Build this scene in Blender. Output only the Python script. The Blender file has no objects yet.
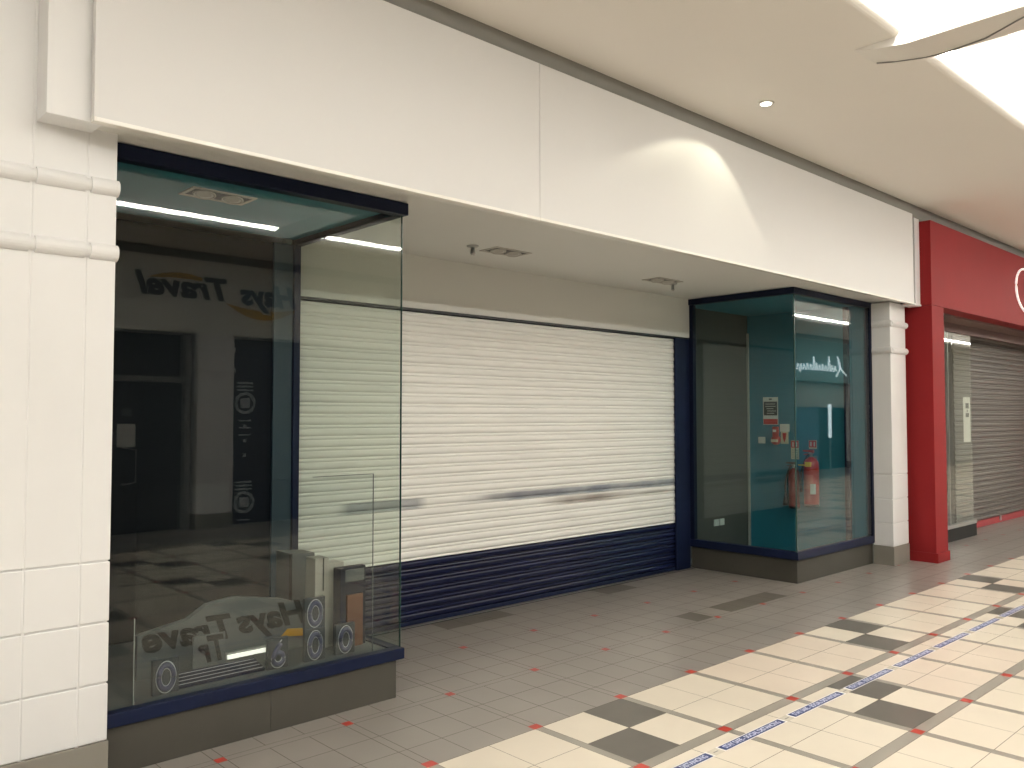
import bpy, bmesh, math, random
from mathutils import Vector, Matrix
random.seed(7)
PI = math.pi
S = bpy.context.scene
C = S.collection

# ------------------------------------------------------------------ materials
def mat(name, col, rough=.5, metal=0., spec=.5, noise=0., nscale=6., bump=0., bscale=40., emit=None, estr=0.):
    m = bpy.data.materials.new(name); m.use_nodes = True
    nt = m.node_tree; b = nt.nodes['Principled BSDF']
    b.inputs['Base Color'].default_value = (*col, 1)
    b.inputs['Roughness'].default_value = rough
    b.inputs['Metallic'].default_value = metal
    b.inputs['Specular IOR Level'].default_value = spec
    if emit:
        b.inputs['Emission Color'].default_value = (*emit, 1)
        b.inputs['Emission Strength'].default_value = estr
    if noise or bump:
        tc = nt.nodes.new('ShaderNodeTexCoord')
    if noise:
        n = nt.nodes.new('ShaderNodeTexNoise'); n.inputs['Scale'].default_value = nscale
        n.inputs['Detail'].default_value = 5
        r = nt.nodes.new('ShaderNodeMapRange')
        r.inputs['To Min'].default_value = 1 - noise; r.inputs['To Max'].default_value = 1 + noise
        r.inputs['From Min'].default_value = .3; r.inputs['From Max'].default_value = .7
        mx = nt.nodes.new('ShaderNodeVectorMath'); mx.operation = 'SCALE'
        mx.inputs[0].default_value = col
        nt.links.new(tc.outputs['Object'], n.inputs['Vector'])
        nt.links.new(n.outputs['Fac'], r.inputs['Value'])
        nt.links.new(r.outputs['Result'], mx.inputs['Scale'])
        nt.links.new(mx.outputs['Vector'], b.inputs['Base Color'])
    if bump:
        n = nt.nodes.new('ShaderNodeTexNoise'); n.inputs['Scale'].default_value = bscale
        n.inputs['Detail'].default_value = 4
        bp = nt.nodes.new('ShaderNodeBump'); bp.inputs['Strength'].default_value = bump
        bp.inputs['Distance'].default_value = .01
        nt.links.new(tc.outputs['Object'], n.inputs['Vector'])
        nt.links.new(n.outputs['Fac'], bp.inputs['Height'])
        nt.links.new(bp.outputs['Normal'], b.inputs['Normal'])
    return m

def glass(name, tint, ior=1.45):
    m = bpy.data.materials.new(name); m.use_nodes = True
    nt = m.node_tree; nt.nodes.clear()
    o = nt.nodes.new('ShaderNodeOutputMaterial')
    t = nt.nodes.new('ShaderNodeBsdfTransparent'); t.inputs['Color'].default_value = (*tint, 1)
    g = nt.nodes.new('ShaderNodeBsdfGlossy'); g.inputs['Roughness'].default_value = 0.0
    f = nt.nodes.new('ShaderNodeFresnel'); f.inputs['IOR'].default_value = ior
    x = nt.nodes.new('ShaderNodeMixShader')
    # a thin pane: use the front-side Fresnel on both faces
    geo = nt.nodes.new('ShaderNodeNewGeometry')
    mm = nt.nodes.new('ShaderNodeMix'); mm.data_type = 'FLOAT'
    mm.inputs['A'].default_value = ior; mm.inputs['B'].default_value = 1 / ior
    nt.links.new(geo.outputs['Backfacing'], mm.inputs['Factor'])
    f2 = f
    nt.links.new(mm.outputs['Result'], f2.inputs['IOR'])
    # Fresnel node inverts IOR on back faces itself, so feeding 1/ior there gives ior again
    nt.links.new(f.outputs['Fac'], x.inputs['Fac'])
    nt.links.new(t.outputs[0], x.inputs[1]); nt.links.new(g.outputs[0], x.inputs[2])
    nt.links.new(x.outputs[0], o.inputs['Surface'])
    return m

def shutter_paint(name, upper, lower, zsplit, stained):
    m = mat(name, upper, rough=.32, spec=.25)
    nt = m.node_tree; b = nt.nodes['Principled BSDF']; L = nt.links
    def N(t, **k):
        n = nt.nodes.new(t)
        for a, v in k.items(): setattr(n, a, v)
        return n
    def M(op, a, bb=None):
        n = N('ShaderNodeMath', operation=op)
        for i, v in enumerate((a, bb)):
            if v is None: continue
            if isinstance(v, (int, float)): n.inputs[i].default_value = v
            else: L.new(v, n.inputs[i])
        return n.outputs[0]
    geo = N('ShaderNodeNewGeometry'); sp = N('ShaderNodeSeparateXYZ')
    L.new(geo.outputs['Position'], sp.inputs[0]); X, Z = sp.outputs[0], sp.outputs[2]
    ns = N('ShaderNodeTexNoise'); ns.inputs['Scale'].default_value = 1.0; ns.inputs['Detail'].default_value = 4
    mp = N('ShaderNodeMapping'); mp.inputs['Scale'].default_value = (1.6, 1, 14)
    L.new(geo.outputs['Position'], mp.inputs['Vector']); L.new(mp.outputs[0], ns.inputs['Vector'])
    def mix(fac, A, B):
        n = N('ShaderNodeMix', data_type='RGBA')
        L.new(fac, n.inputs[0])
        for i, v in ((6, A), (7, B)):
            if isinstance(v, tuple): n.inputs[i].default_value = (*v, 1)
            else: L.new(v, n.inputs[i])
        return n.outputs[2]
    # faint handling dirt
    fr = N('ShaderNodeMapRange'); L.new(ns.outputs['Fac'], fr.inputs[0])
    fr.inputs[1].default_value = .45; fr.inputs[2].default_value = .8; fr.inputs[4].default_value = .35
    col = mix(fr.outputs[0], upper, tuple(c * .8 for c in upper))
    if stained:
        def band(z0, z1, soft=.008):
            a = N('ShaderNodeMapRange'); L.new(Z, a.inputs[0])
            a.inputs[1].default_value = z0 - soft; a.inputs[2].default_value = z0 + soft
            c = N('ShaderNodeMapRange'); L.new(Z, c.inputs[0])
            c.inputs[1].default_value = z1 - soft; c.inputs[2].default_value = z1 + soft
            c.inputs[3].default_value = 1; c.inputs[4].default_value = 0
            return M('MULTIPLY', a.outputs[0], c.outputs[0])
        def span(x0, x1, soft):
            a = N('ShaderNodeMapRange'); L.new(X, a.inputs[0])
            a.inputs[1].default_value = x0 - soft; a.inputs[2].default_value = x0 + soft
            c = N('ShaderNodeMapRange'); L.new(X, c.inputs[0])
            c.inputs[1].default_value = x1 - soft; c.inputs[2].default_value = x1 + soft
            c.inputs[3].default_value = 1; c.inputs[4].default_value = 0
            return M('MULTIPLY', a.outputs[0], c.outputs[0])
        n2 = N('ShaderNodeTexNoise'); n2.inputs['Scale'].default_value = 2.4; n2.inputs['Detail'].default_value = 3
        L.new(geo.outputs['Position'], n2.inputs['Vector'])
        nr = N('ShaderNodeMapRange'); L.new(n2.outputs['Fac'], nr.inputs[0])
        nr.inputs[1].default_value = .35; nr.inputs[2].default_value = .65; nr.inputs[3].default_value = .62; nr.inputs[4].default_value = .98
        s1 = M('MULTIPLY', M('MULTIPLY', band(.83, .895), span(4.4, 7.2, .35)), nr.outputs[0])
        s0 = M('MULTIPLY', M('MULTIPLY', band(.83, .905), span(3.08, 3.75, .05)), .72)
        s2 = M('MULTIPLY', M('MULTIPLY', band(.755, .815), span(5.15, 6.05, .2)), M('MULTIPLY', nr.outputs[0], .85))
        s3 = M('MULTIPLY', M('MULTIPLY', band(.76, .80), span(6.2, 6.8, .2)), .5)
        s4 = M('MULTIPLY', M('MULTIPLY', band(.85, .89), span(4.35, 5.2, .1)), .55)
        col = mix(s1, col, (.16, .19, .24)); col = mix(s0, col, (.24, .26, .29)); col = mix(s4, col, (.2, .2, .22))
        col = mix(s2, col, (.24, .2, .18)); col = mix(s3, col, (.3, .29, .25))
    gt = M('LESS_THAN', Z, zsplit)
    if lower: col = mix(gt, col, lower)
    L.new(col, b.inputs['Base Color'])
    if lower:
        rm = N('ShaderNodeMapRange'); L.new(gt, rm.inputs[0]); rm.inputs[3].default_value = .32; rm.inputs[4].default_value = .17
        L.new(rm.outputs[0], b.inputs['Roughness'])
    return m

WHITE = mat('white_paint', (.79, .765, .72), .45, noise=.012, nscale=1.5)
COLUMN = mat('column_white', (.775, .78, .785), .4, noise=.02, nscale=3)
FASCIA = mat('fascia_white', (.70, .70, .70), .4, noise=.012, nscale=1.2)
SOFFIT = mat('soffit_white', (.66, .665, .64), .6, noise=.01, nscale=1.5)
CEIL = mat('ceiling_paint', (.85, .825, .785), .75, noise=.01, nscale=1)
SHADEGREY = mat('shade_band_grey', (.24, .235, .22), .7)
EDGE = mat('edge_trim_satin', (.93, .91, .86), .16, spec=.9)
FILM = mat('protective_film', (.93, .92, .89), .25, spec=.6)
NAVY = mat('navy_frame', (.007, .012, .038), .4, spec=.2, noise=.1)
NAVYD = mat('navy_dark', (.006, .010, .028), .45, spec=.15)
PLINTH = mat('plinth_stone', (.066, .063, .053), .5, spec=.3, noise=.06, nscale=4)
PLTILE = mat('plinth_tile', (.24, .225, .195), .4, noise=.05, nscale=6)
TEAL = mat('teal_paint', (.022, .19, .27), .5, noise=.03)
TEALD = mat('teal_ceiling', (.035, .19, .25), .6)
BACKWALL = mat('dark_back_panel', (.010, .012, .016), .6, spec=.05)
OLIVE = mat('cream_panel', (.085, .081, .070), .6, noise=.02)
RED = mat('red_laminate', (.235, .017, .019), (.55), spec=.1, noise=.03, nscale=3)
REDBAR = mat('red_bar', (.34, .02, .03), .4)
GLASS = glass('pane_glass', (.955, .978, .958), 1.42)
GLASS2 = glass('pane_glass_teal', (.88, .945, .94), 1.42)
ACRYL = glass('acrylic', (.97, .98, .985), 1.25)
GEDGE = mat('glass_edge', (.02, .07, .06), .2)
METAL = mat('brushed_metal', (.45, .45, .44), .35, metal=.9)
GREYM = mat('grey_metal', (.28, .28, .27), .45, metal=.3)
LAMPIN = mat('lamp_inner', (.05, .05, .05), .4)
LAMPGL = mat('lamp_lens', (.42, .41, .38), .3)
BLACK = mat('black_plastic', (.012, .012, .013), .4)
SHUT = shutter_paint('shutter_white_over_navy', (.88, .88, .85), (.006, .009, .036), .462, True)
SHUTG = shutter_paint('shutter_grey', (.105, .095, .087), None, 0, False)
BEIGE = mat('beige_tile', (.63, .572, .478), .30, noise=.05, nscale=1.3, spec=.2)
PINK = mat('beige_tile_pinkish', (.62, .54, .452), .30, noise=.04, nscale=1.3, spec=.2)
GREYT = mat('taupe_tile', (.245, .225, .203), .28, noise=.07, nscale=1.6, spec=.45)
BANDT = mat('taupe_band', (.285, .265, .228), .30, noise=.05, nscale=2, spec=.4)
DARKT = mat('dark_grey_tile', (.118, .108, .094), .32, noise=.1, nscale=3, spec=.4)
DARKG = mat('dark_patch_tile', (.13, .118, .098), .35, noise=.1, nscale=3, spec=.4)
REDT = mat('red_inset', (.40, .042, .028), .35, noise=.15, nscale=20)
GROUT = mat('grout', (.115, .10, .082), .8)
TAPEC = mat('tape_clear', (.68, .625, .53), .25)
TAPEW = mat('tape_white', (.76, .74, .72), .3)
TAPEB = mat('tape_blue', (.030, .052, .17), .3)
LETTERW = mat('lettering_white', (.62, .64, .78), .4)
LETTERG = mat('lettering_grey', (.25, .24, .22), .5)
EXTRED = mat('extinguisher_red', (.42, .020, .012), .3)
EXTDARK = mat('extinguisher_dark_red', (.24, .014, .010), .35)
PAPER = mat('paper_white', (.72, .72, .68), .6)
CREAMP = mat('paper_cream', (.62, .58, .42), .6)
SIGNRED = mat('sign_red', (.52, .03, .03), .5)
SIGNBLK = mat('sign_dark', (.03, .035, .035), .5)
YELLOW = mat('yellow_tag', (.80, .56, .03), .4)
ORANGE = mat('orange_board', (.13, .042, .018), .5)
GOLD = mat('gold_swoosh', (.62, .33, .02), .4)
PALEB = mat('pale_board', (.40, .385, .35), .5)
MIDGREY = mat('grey_board', (.11, .12, .125), .5, spec=.2)
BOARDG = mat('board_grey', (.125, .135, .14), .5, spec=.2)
PURPLE = mat('numeral_purple', (.075, .08, .15), .4)
NUMLINE = mat('numeral_outline', (.50, .51, .56), .4)
CARDG = mat('card_grey', (.06, .065, .075), .4, spec=.2)
SIGNWH = mat('sign_ivory', (.70, .70, .62), .4)
NEON = mat('sign_letter_white', (.9, .85, .82), .3, emit=(1, .93, .9), estr=.55)
FILLGLOW = mat('coffer_fill_glow', (.85, .83, .8), .6, emit=(1.0, .965, .89), estr=1.65)
COVE = mat('cove_tube', (.9, .9, .9), .5, emit=(1.0, .965, .89), estr=58)
DOWNL = mat('downlight_lens', (.9, .9, .85), .3, emit=(1.0, .97, .80), estr=14)
REFLGLOW = mat('reflection_glow', (.9, .9, .85), .4, emit=(1.0, .95, .85), estr=.9)
TEALGL = mat('lit_teal_shop', (.20, .34, .35), .5)
LAMPW = mat('lit_lamp_white', (.9, .95, 1), .4, emit=(.8, .95, 1.0), estr=3)
BLUEP = mat('blue_poster', (.06, .14, .24), .5)
OPPDARK = mat('dark_shop_interior', (.010, .010, .011), .6, spec=.1)
GREENISH = mat('pale_green_wall', (.30, .33, .29), .6)

# ------------------------------------------------------------------ mesh helpers
class B:
    """Collects shapes, then links them as one mesh object."""
    def __init__(s): s.bm = bmesh.new(); s.mats = []; s.cur = 0
    def use(s, m):
        if m not in s.mats: s.mats.append(m)
        s.cur = s.mats.index(m); return s
    def _take(s, verts):
        fs = set()
        for v in verts:
            for f in v.link_faces: fs.add(f)
        for f in fs: f.material_index = s.cur
    def box(s, x0, x1, y0, y1, z0, z1, bev=0., seg=2):
        r = bmesh.ops.create_cube(s.bm, size=1)
        vs = r['verts']
        for v in vs:
            v.co = Vector(((x0 + x1) / 2 + v.co.x * (x1 - x0), (y0 + y1) / 2 + v.co.y * (y1 - y0), (z0 + z1) / 2 + v.co.z * (z1 - z0)))
        s._take(vs)
        if bev:
            es = set(e for v in vs for e in v.link_edges)
            q = bmesh.ops.bevel(s.bm, geom=list(es), offset=bev, segments=seg, affect='EDGES', profile=.5)
            for f in q['faces']: f.material_index = s.cur
        return s
    def cyl(s, c, r, h, axis='Z', r2=None, seg=32):
        q = bmesh.ops.create_cone(s.bm, cap_ends=True, segments=seg, radius1=r, radius2=r if r2 is None else r2, depth=h)
        M = {'Z': Matrix(), 'X': Matrix.Rotation(PI/2, 4, 'Y'), 'Y': Matrix.Rotation(-PI/2, 4, 'X')}[axis]
        M = Matrix.Translation(c) @ M
        for v in q['verts']: v.co = M @ v.co
        s._take(q['verts']); return s
    def lathe(s, c, prof, axis='Z', seg=32):
        M = {'Z': Matrix(), 'X': Matrix.Rotation(PI/2, 4, 'Y'), 'Y': Matrix.Rotation(-PI/2, 4, 'X')}[axis]
        M = Matrix.Translation(c) @ M
        rings = []
        for r, z in prof:
            rings.append([s.bm.verts.new(M @ Vector((max(r, 1e-4) * math.cos(2*PI*k/seg), max(r, 1e-4) * math.sin(2*PI*k/seg), z))) for k in range(seg)])
        for a, b in zip(rings, rings[1:]):
            for k in range(seg):
                f = s.bm.faces.new((a[k], a[(k+1) % seg], b[(k+1) % seg], b[k])); f.material_index = s.cur; f.smooth = True
        for ring, flip in ((rings[0], True), (rings[-1], False)):
            f = s.bm.faces.new(ring[::-1] if flip else ring); f.material_index = s.cur
        return s
    def tube(s, pts, r, seg=8, closed=False):
        pts = [Vector(p) for p in pts]; n = len(pts); rings = []
        up = Vector((0, 0, 1))
        for i, p in enumerate(pts):
            a = pts[(i-1) % n] if (closed or i) else p
            b = pts[(i+1) % n] if (closed or i < n-1) else p
            t = (b - a).normalized()
            u = t.cross(up)
            if u.length < .05: u = t.cross(Vector((1, 0, 0)))
            u.normalize(); w = t.cross(u).normalized()
            rr = r[i] if isinstance(r, (list, tuple)) else r
            rings.append([s.bm.verts.new(p + u*rr*math.cos(2*PI*k/seg) + w*rr*math.sin(2*PI*k/seg)) for k in range(seg)])
        m = n if closed else n - 1
        for i in range(m):
            a, b = rings[i], rings[(i+1) % n]
            for k in range(seg):
                f = s.bm.faces.new((a[k], a[(k+1) % seg], b[(k+1) % seg], b[k])); f.material_index = s.cur; f.smooth = True
        if not closed:
            for ring in (rings[0][::-1], rings[-1]):
                f = s.bm.faces.new(ring); f.material_index = s.cur
        return s
    def prism(s, poly, axis, a, b, smooth=False):
        """poly in the two other axes (order: X->(y,z), Y->(x,z), Z->(x,y)), swept from a to b."""
        def P(p, t):
            return Vector({'X': (t, p[0], p[1]), 'Y': (p[0], t, p[1]), 'Z': (p[0], p[1], t)}[axis])
        A = [s.bm.verts.new(P(p, a)) for p in poly]; Bv = [s.bm.verts.new(P(p, b)) for p in poly]
        n = len(poly); fs = []
        for k in range(n):
            f = s.bm.faces.new((A[k], A[(k+1) % n], Bv[(k+1) % n], Bv[k])); f.smooth = smooth; fs.append(f)
        fs += [s.bm.faces.new(A[::-1]), s.bm.faces.new(Bv)]
        for f in fs: f.material_index = s.cur
        bmesh.ops.recalc_face_normals(s.bm, faces=fs)
        return s
    def quad(s, pts):
        f = s.bm.faces.new([s.bm.verts.new(p) for p in pts]); f.material_index = s.cur; return s
    def build(s, name, m=None, parent=None, recalc=True):
        if recalc: bmesh.ops.recalc_face_normals(s.bm, faces=s.bm.faces)
        me = bpy.data.meshes.new(name)
        o = bpy.data.objects.new(name, me); C.objects.link(o)
        vs = s.bm.verts
        if parent is not None: org = wloc(parent)
        else:
            xs = [v.co.x for v in vs]; ys = [v.co.y for v in vs]; zs = [v.co.z for v in vs]
            org = Vector(((min(xs)+max(xs))/2, (min(ys)+max(ys))/2, min(zs)))
        for v in vs: v.co -= org
        s.bm.to_mesh(me); s.bm.free()
        for q in (s.mats or [m]): me.materials.append(q)
        if parent is not None: o.parent = parent
        else: o.location = org
        return o

def wloc(o):
    v = Vector(o.location)
    while o.parent: o = o.parent; v += Vector(o.location)
    return v

def thing(name, label, cat, loc, group=None):
    o = bpy.data.objects.new(name, None); C.objects.link(o)
    o.empty_display_size = .05; o.location = loc; o['label'] = label; o['category'] = cat
    if group: o['group'] = group
    return o
def tag(o, label, cat, group=None):
    o['label'] = label; o['category'] = cat
    if group: o['group'] = group
    return o
def struct(o): o['kind'] = 'structure'; return o

FACE = {'-y': (PI/2, 0, 0), '+y': (PI/2, 0, PI), '-x': (PI/2, 0, -PI/2), 'up': (0, 0, 0)}
def text(name, body, size, loc, face, m, parent=None, extrude=.002, shear=0., width=None, bold=0., mirror=False, rotz=0.):
    cu = bpy.data.curves.new(name, 'FONT'); cu.body = body; cu.size = size
    cu.align_x = 'CENTER'; cu.align_y = 'CENTER'; cu.extrude = extrude; cu.shear = shear; cu.offset = bold
    cu.resolution_u = 3
    t = bpy.data.objects.new(name, cu); C.objects.link(t)
    dg = bpy.context.evaluated_depsgraph_get()
    me = bpy.data.meshes.new_from_object(t.evaluated_get(dg))
    bpy.data.objects.remove(t); bpy.data.curves.remove(cu)
    xs = [v.co.x for v in me.vertices]; w = max(xs) - min(xs); cx = (max(xs) + min(xs)) / 2
    k = width / w if width else 1
    import mathutils
    R = mathutils.Euler(FACE[face]).to_matrix()
    if rotz: R = Matrix.Rotation(rotz, 3, 'Z') @ R
    for v in me.vertices:
        p = Vector(((v.co.x - cx) * k * (-1 if mirror else 1), v.co.y, v.co.z)); v.co = R @ p
    if mirror: me.flip_normals()
    me.materials.clear(); me.materials.append(m); me.name = name
    o = bpy.data.objects.new(name, me); C.objects.link(o)
    if parent is not None:
        o.parent = parent; o.location = Vector(loc) - wloc(parent)
    else: o.location = loc
    return o

# ------------------------------------------------------------------ floor
X0, MX = 2.271, .642
YA, MY = 2.946, .645
def build_floor():
    b = B()
    b.use(GROUT); b.quad([(-9, -4.2, -.002), (31, -4.2, -.002), (31, 6.2, -.002), (-9, 6.2, -.002)])
    j2 = .0014
    bw, bx = .062, .046
    def q(x0, x1, y0, y1, m, jt=j2):
        b.use(m); b.quad([(x0+jt, y0+jt, 0), (x1-jt, y0+jt, 0), (x1-jt, y1-jt, 0), (x0+jt, y1-jt, 0)])
    lines = [YA - MY*k for k in range(9)]            # going towards the camera
    grey_up = [YA, 3.602, 4.261, 4.92, 5.58]
    dark_patches = [(5.28, 5.47, 3.63, 3.85), (5.69, 6.53, 3.63, 3.85), (3.80, 4.48, 4.73, 4.93), (5.52, 5.97, 4.73, 4.93)]
    for i in range(-17, 45):
        xa = X0 + MX*i
        # beige side: modules of 2 x 2 tiles
        for j in range(8):
            y1, y0 = lines[j], lines[j+1]
            lo, hi = y0 + bw/2, y1 - bw/2
            if j == 0: hi = y1 - .022
            xl, xr = xa + bx/2, xa + MX - bx/2
            xm, ym = (xl+xr)/2, (lo+hi)/2
            checker = (j % 2 == 0 and i % 4 == 1) or (j % 2 == 1 and i % 4 == 3)
            light = PINK if (i*7 + j*3) % 5 in (1, 3) else BEIGE
            q(xl, xm, lo, ym, DARKT if checker else light); q(xm, xr, ym, hi, DARKT if checker else light)
            q(xm, xr, lo, ym, light); q(xl, xm, ym, hi, light)
            q(xa - bx/2, xa + bx/2, lo, hi, BANDT, .0008)
            if j: q(xl, xr, y1 - bw/2, y1 + bw/2, BANDT, .0008)
            s = .026
            b.use(BANDT); 
            if j: q(xa - bx/2, xa + bx/2, y1 - bw/2, y1 + bw/2, BANDT, .0004)
            b.use(REDT); b.quad([(xa-s-.004, y1-s, .0004), (xa+s+.004, y1-s, .0004), (xa+s+.004, y1+s, .0004), (xa-s-.004, y1+s, .0004)])
        # taupe side: modules of 3 x 3 tiles
        for j in range(4):
            y0, y1 = grey_up[j], grey_up[j+1]
            lo = y0 + (.022 if j else -.022); hi = y1 - .022
            xl, xr = xa + bx/2, xa + MX - bx/2
            def gm(x0, x1, ya, yb):
                cx, cy = (x0+x1)/2, (ya+yb)/2
                return DARKG if any(p[0] < cx < p[1] and p[2] < cy < p[3] for p in dark_patches) else GREYT
            ys = [lo + (hi-lo)*k/3 for k in range(4)]; xs = [xl + (xr-xl)*k/3 for k in range(4)]
            for u in range(3):
                for v in range(3): q(xs[u], xs[u+1], ys[v], ys[v+1], gm(xs[u], xs[u+1], ys[v], ys[v+1]), .0017)
                q(xa - bx/2, xa + bx/2, ys[u], ys[u+1], gm(xa - bx/2, xa + bx/2, ys[u], ys[u+1]), .0017)
            if j:
                s = .024
                q(xa - bx/2, xr, y0 - .022, y0 + .022, GREYT, .0011)
                if 0 < j < 3:
                    b.use(REDT); b.quad([(xa-s, y0-s, .0004), (xa+s, y0-s, .0004), (xa+s, y0+s, .0004), (xa-s, y0+s, .0004)])
        # opposite side: taupe border
        y = lines[8]
        for v in range(3):
            q(xa, xa + MX/2, y - .62*(v+1), y - .62*v, GREYT); q(xa + MX/2, xa + MX, y - .62*(v+1), y - .62*v, GREYT)
    o = b.build('floor', recalc=False); struct(o)
build_floor()
st = B().use(METAL)
st.box(2.7, 7.06, 4.905, 4.925, 0, .004); st.use(BLACK).box(2.7, 7.06, 4.897, 4.905, .0005, .0022)
struct(st.build('trim_1'))

# ------------------------------------------------------------------ ceiling with the lit central coffer
def ceiling():
    b = B().use(CEIL)
    # near slab with a rounded lip, far slab mirrored
    for sgn, ye in ((1, 3.50), (-1, 3.50)):
        pr = [(sgn*ye, 3.70)]
        for k in range(7):
            a = PI/2 * k / 6
            pr.append((sgn*(2.01 - .05*math.sin(a)), 3.75 - .05*math.cos(a)))
        pr += [(sgn*1.96, 4.30), (sgn*2.02, 4.30), (sgn*2.02, 3.80), (sgn*ye, 3.80)]
        b.prism(pr, 'X', -8.5, 30.5)
    b.box(-8.5, 30.5, -2.02, 2.02, 4.30, 4.36)
    b.box(-8.5, 30.5, 3.50, 6.3, 3.72, 3.80); b.box(-8.5, 30.5, -4.3, -3.5, 3.72, 3.80)
    return struct(b.build('ceiling'))
ceiling()
for n_, s_ in enumerate((1, -1)):
    g = thing('cove_light', ['long lit cove strip on the near storefront side of the ceiling opening', 'long lit cove strip on the far side of the ceiling opening'][n_], 'light', (10, s_*1.95, 3.82))
    for k in range(19):
        B().use(COVE).cyl((-7 + 2*k, s_*1.936, 3.80), .022, 1.985, 'X', seg=10).build('tube', None, g)
g = tag(B().use(FILLGLOW).box(-8, 30, -1.6, 1.6, 4.285, 4.299).build('coffer_fill_panel'), 'added glowing fill panel under the top of the ceiling opening', 'light')  # added glow for fill; the coffer top is really lit by the coves
# beam across the opening
bm_ = thing('ceiling_beam', 'white beam crossing the bright ceiling opening at upper right', 'beam', (5.05, 0, 3.64))
b = B().use(WHITE)
b.prism([(2.24, 3.70), (2.10, 3.662), (1.93, 3.64), (-1.93, 3.64), (-2.24, 3.70), (-1.955, 3.80), (1.955, 3.80)], 'X', 4.91, 5.215)
b.build('beam_body', None, bm_)
cb = B().use(GREYM)
cb.tube([(5.175, 2.215, 3.689), (5.165, 2.13, 3.666), (5.18, 1.96, 3.641), (5.195, 1.83, 3.636), (5.165, 1.60, 3.636), (5.035, 1.37, 3.636), (4.97, 1.15, 3.636), (4.94, .9, 3.636)], .0045)
tag(cb.build('cable'), 'thin dark cable running along the underside of the ceiling beam', 'cable')
# recessed spot above the fascia
dl = thing('recessed_downlight', 'small bright recessed spotlight lit in the ceiling in front of the white fascia', 'light', (5.30, 3.05, 3.69))
b = B().use(WHITE); b.lathe((5.30, 3.05, 3.70), [(.038, -.002), (.038, -.008), (.052, -.006), (.056, -.001)]); b.build('rim', None, dl)
B().use(DOWNL).cyl((5.30, 3.05, 3.694), .036, .006).build('lens', None, dl)
L = bpy.data.lights.new('spot', 'SPOT'); L.energy = 12.5; L.color = (1, .95, .72); L.spot_size = math.radians(110); L.spot_blend = .2; L.shadow_soft_size = .018
lo = bpy.data.objects.new('spot_beam', L); C.objects.link(lo); lo.parent = dl; lo.location = (0, 0, -.012)
lo.rotation_euler = (math.radians(9), math.radians(13), 0)

# ------------------------------------------------------------------ walls
def walls():
    b = B().use(WHITE); b.box(-8.5, 30.5, 3.56, 3.62, 3.52, 3.72); struct(b.build('wall_bulkhead'))
    b = B().use(SHADEGREY); b.box(-8.5, 30.5, 3.50, 3.555, 3.56, 3.70); struct(b.build('trim_2'))  # grey strip paints the shade band between fascia top and ceiling
    b = B().use(WHITE); b.box(-8.5, .20, 3.75, 3.9, 0, 3.7); struct(b.build('wall_left'))
    b = B().use(GREYT); b.box(-8.6, -8.5, -4.3, 6.2, 0, 4.4); struct(b.build('wall_west'))
    b = B().use(WHITE); b.box(30.5, 30.6, -4.3, 6.2, 0, 4.4); struct(b.build('wall_east'))
    # back of the shop lobby: bulkhead over the shutter, soffit, closing walls
    b = B().use(SOFFIT); b.box(2.62, 7.045, 4.9305, 4.97, 2.285, 2.672); struct(b.build('wall_back'))
    b = B().use(SOFFIT); b.box(1.03, 9.06, 3.505, 5.35, 2.672, 2.72); struct(b.build('trim_3'))
    b = B().use(WHITE); b.box(8.985, 9.085, 3.80, 3.86, 0, 3.56); struct(b.build('wall_right'))
    b = B().use(OPPDARK); b.box(.9, 9.0, 5.36, 5.40, 0, 2.67); b.box(.9, 1.15, 3.9, 5.36, 0, 2.67); struct(b.build('wall_shop_back'))
    b = B().use(TEAL); b.box(8.605, 8.66, 3.87, 5.30, .0, 2.67); struct(b.build('wall_teal'))
walls()

# ------------------------------------------------------------------ white columns
def pilaster(x0, x1, yf, yb, joints, label, left_return=False, ztop=2.66):
    t = thing('column', label, 'column', ((x0+x1)/2, (yf+yb)/2, 0), 'white columns either side of the shopfront')
    b = B().use(PLTILE)
    b.box(x0 - .004, x1 + .004, yf - .006, yb, 0, .19, .002)
    b.build('plinth', None, t)
    b = B().use(COLUMN)
    b.box(x0 + .008, x1 - .006, yf + .008, yb, .19, ztop)
    zs = [.19, .422, .666, .912, ztop]
    xs = [x0] + joints + [x1]
    g = .0045
    for za, zb in zip(zs, zs[1:]):
        for k, (xa, xb) in enumerate(zip(xs, xs[1:])):
            gl = g*.3 if k else 0; gr = g*.3 if k < len(xs)-2 else 0
            b.box(xa + gl, xb - gr, yf, yb if left_return else yf + .03, za + g*.8, zb - g*.8, .0035, 2)

    for xj in joints: b.box(xj - .006, xj + .006, yf + .0022, yf + .02, .19, ztop - .004)
    b.build('shaft', None, t)
    for z in (2.442, 2.172):
        b = B().use(COLUMN)
        r = .034
        for k, (xa, xb) in enumerate(zip(xs, xs[1:])):
            e0 = .004 if k == 0 else -.011; e1 = .005 if k == len(xs)-2 else -.011
            pr = [(yf + .004 - r*math.sin(PI*k2/10)*1.0, z + r*math.cos(PI*k2/10)) for k2 in range(11)]
            b.prism(pr, 'X', xa - e0, xb + e1, smooth=False)
        b.prism([(yf + .004 - (r-.008)*math.sin(PI*k2/10), z + (r-.008)*math.cos(PI*k2/10)) for k2 in range(11)], 'X', xs[0], xs[-1])
        if left_return:
            pr = [(x0 + .004 - r*math.sin(PI*k2/10), z + r*math.cos(PI*k2/10)) for k2 in range(11)]
            b.prism(pr, 'Y', yf - .02, yb - .02)
        b.build('half_round_band', None, t)
    return t
cl = pilaster(.26, 1.172, 3.65, 3.76, [.459, .659, .859, 1.059], 'white panelled column left of the large shop window at the left frame edge', ztop=3.555)
cr = pilaster(8.614, 8.985, 3.60, 3.80, [], 'narrow white panelled column between the teal window and the red shopfront', left_return=True)
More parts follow.
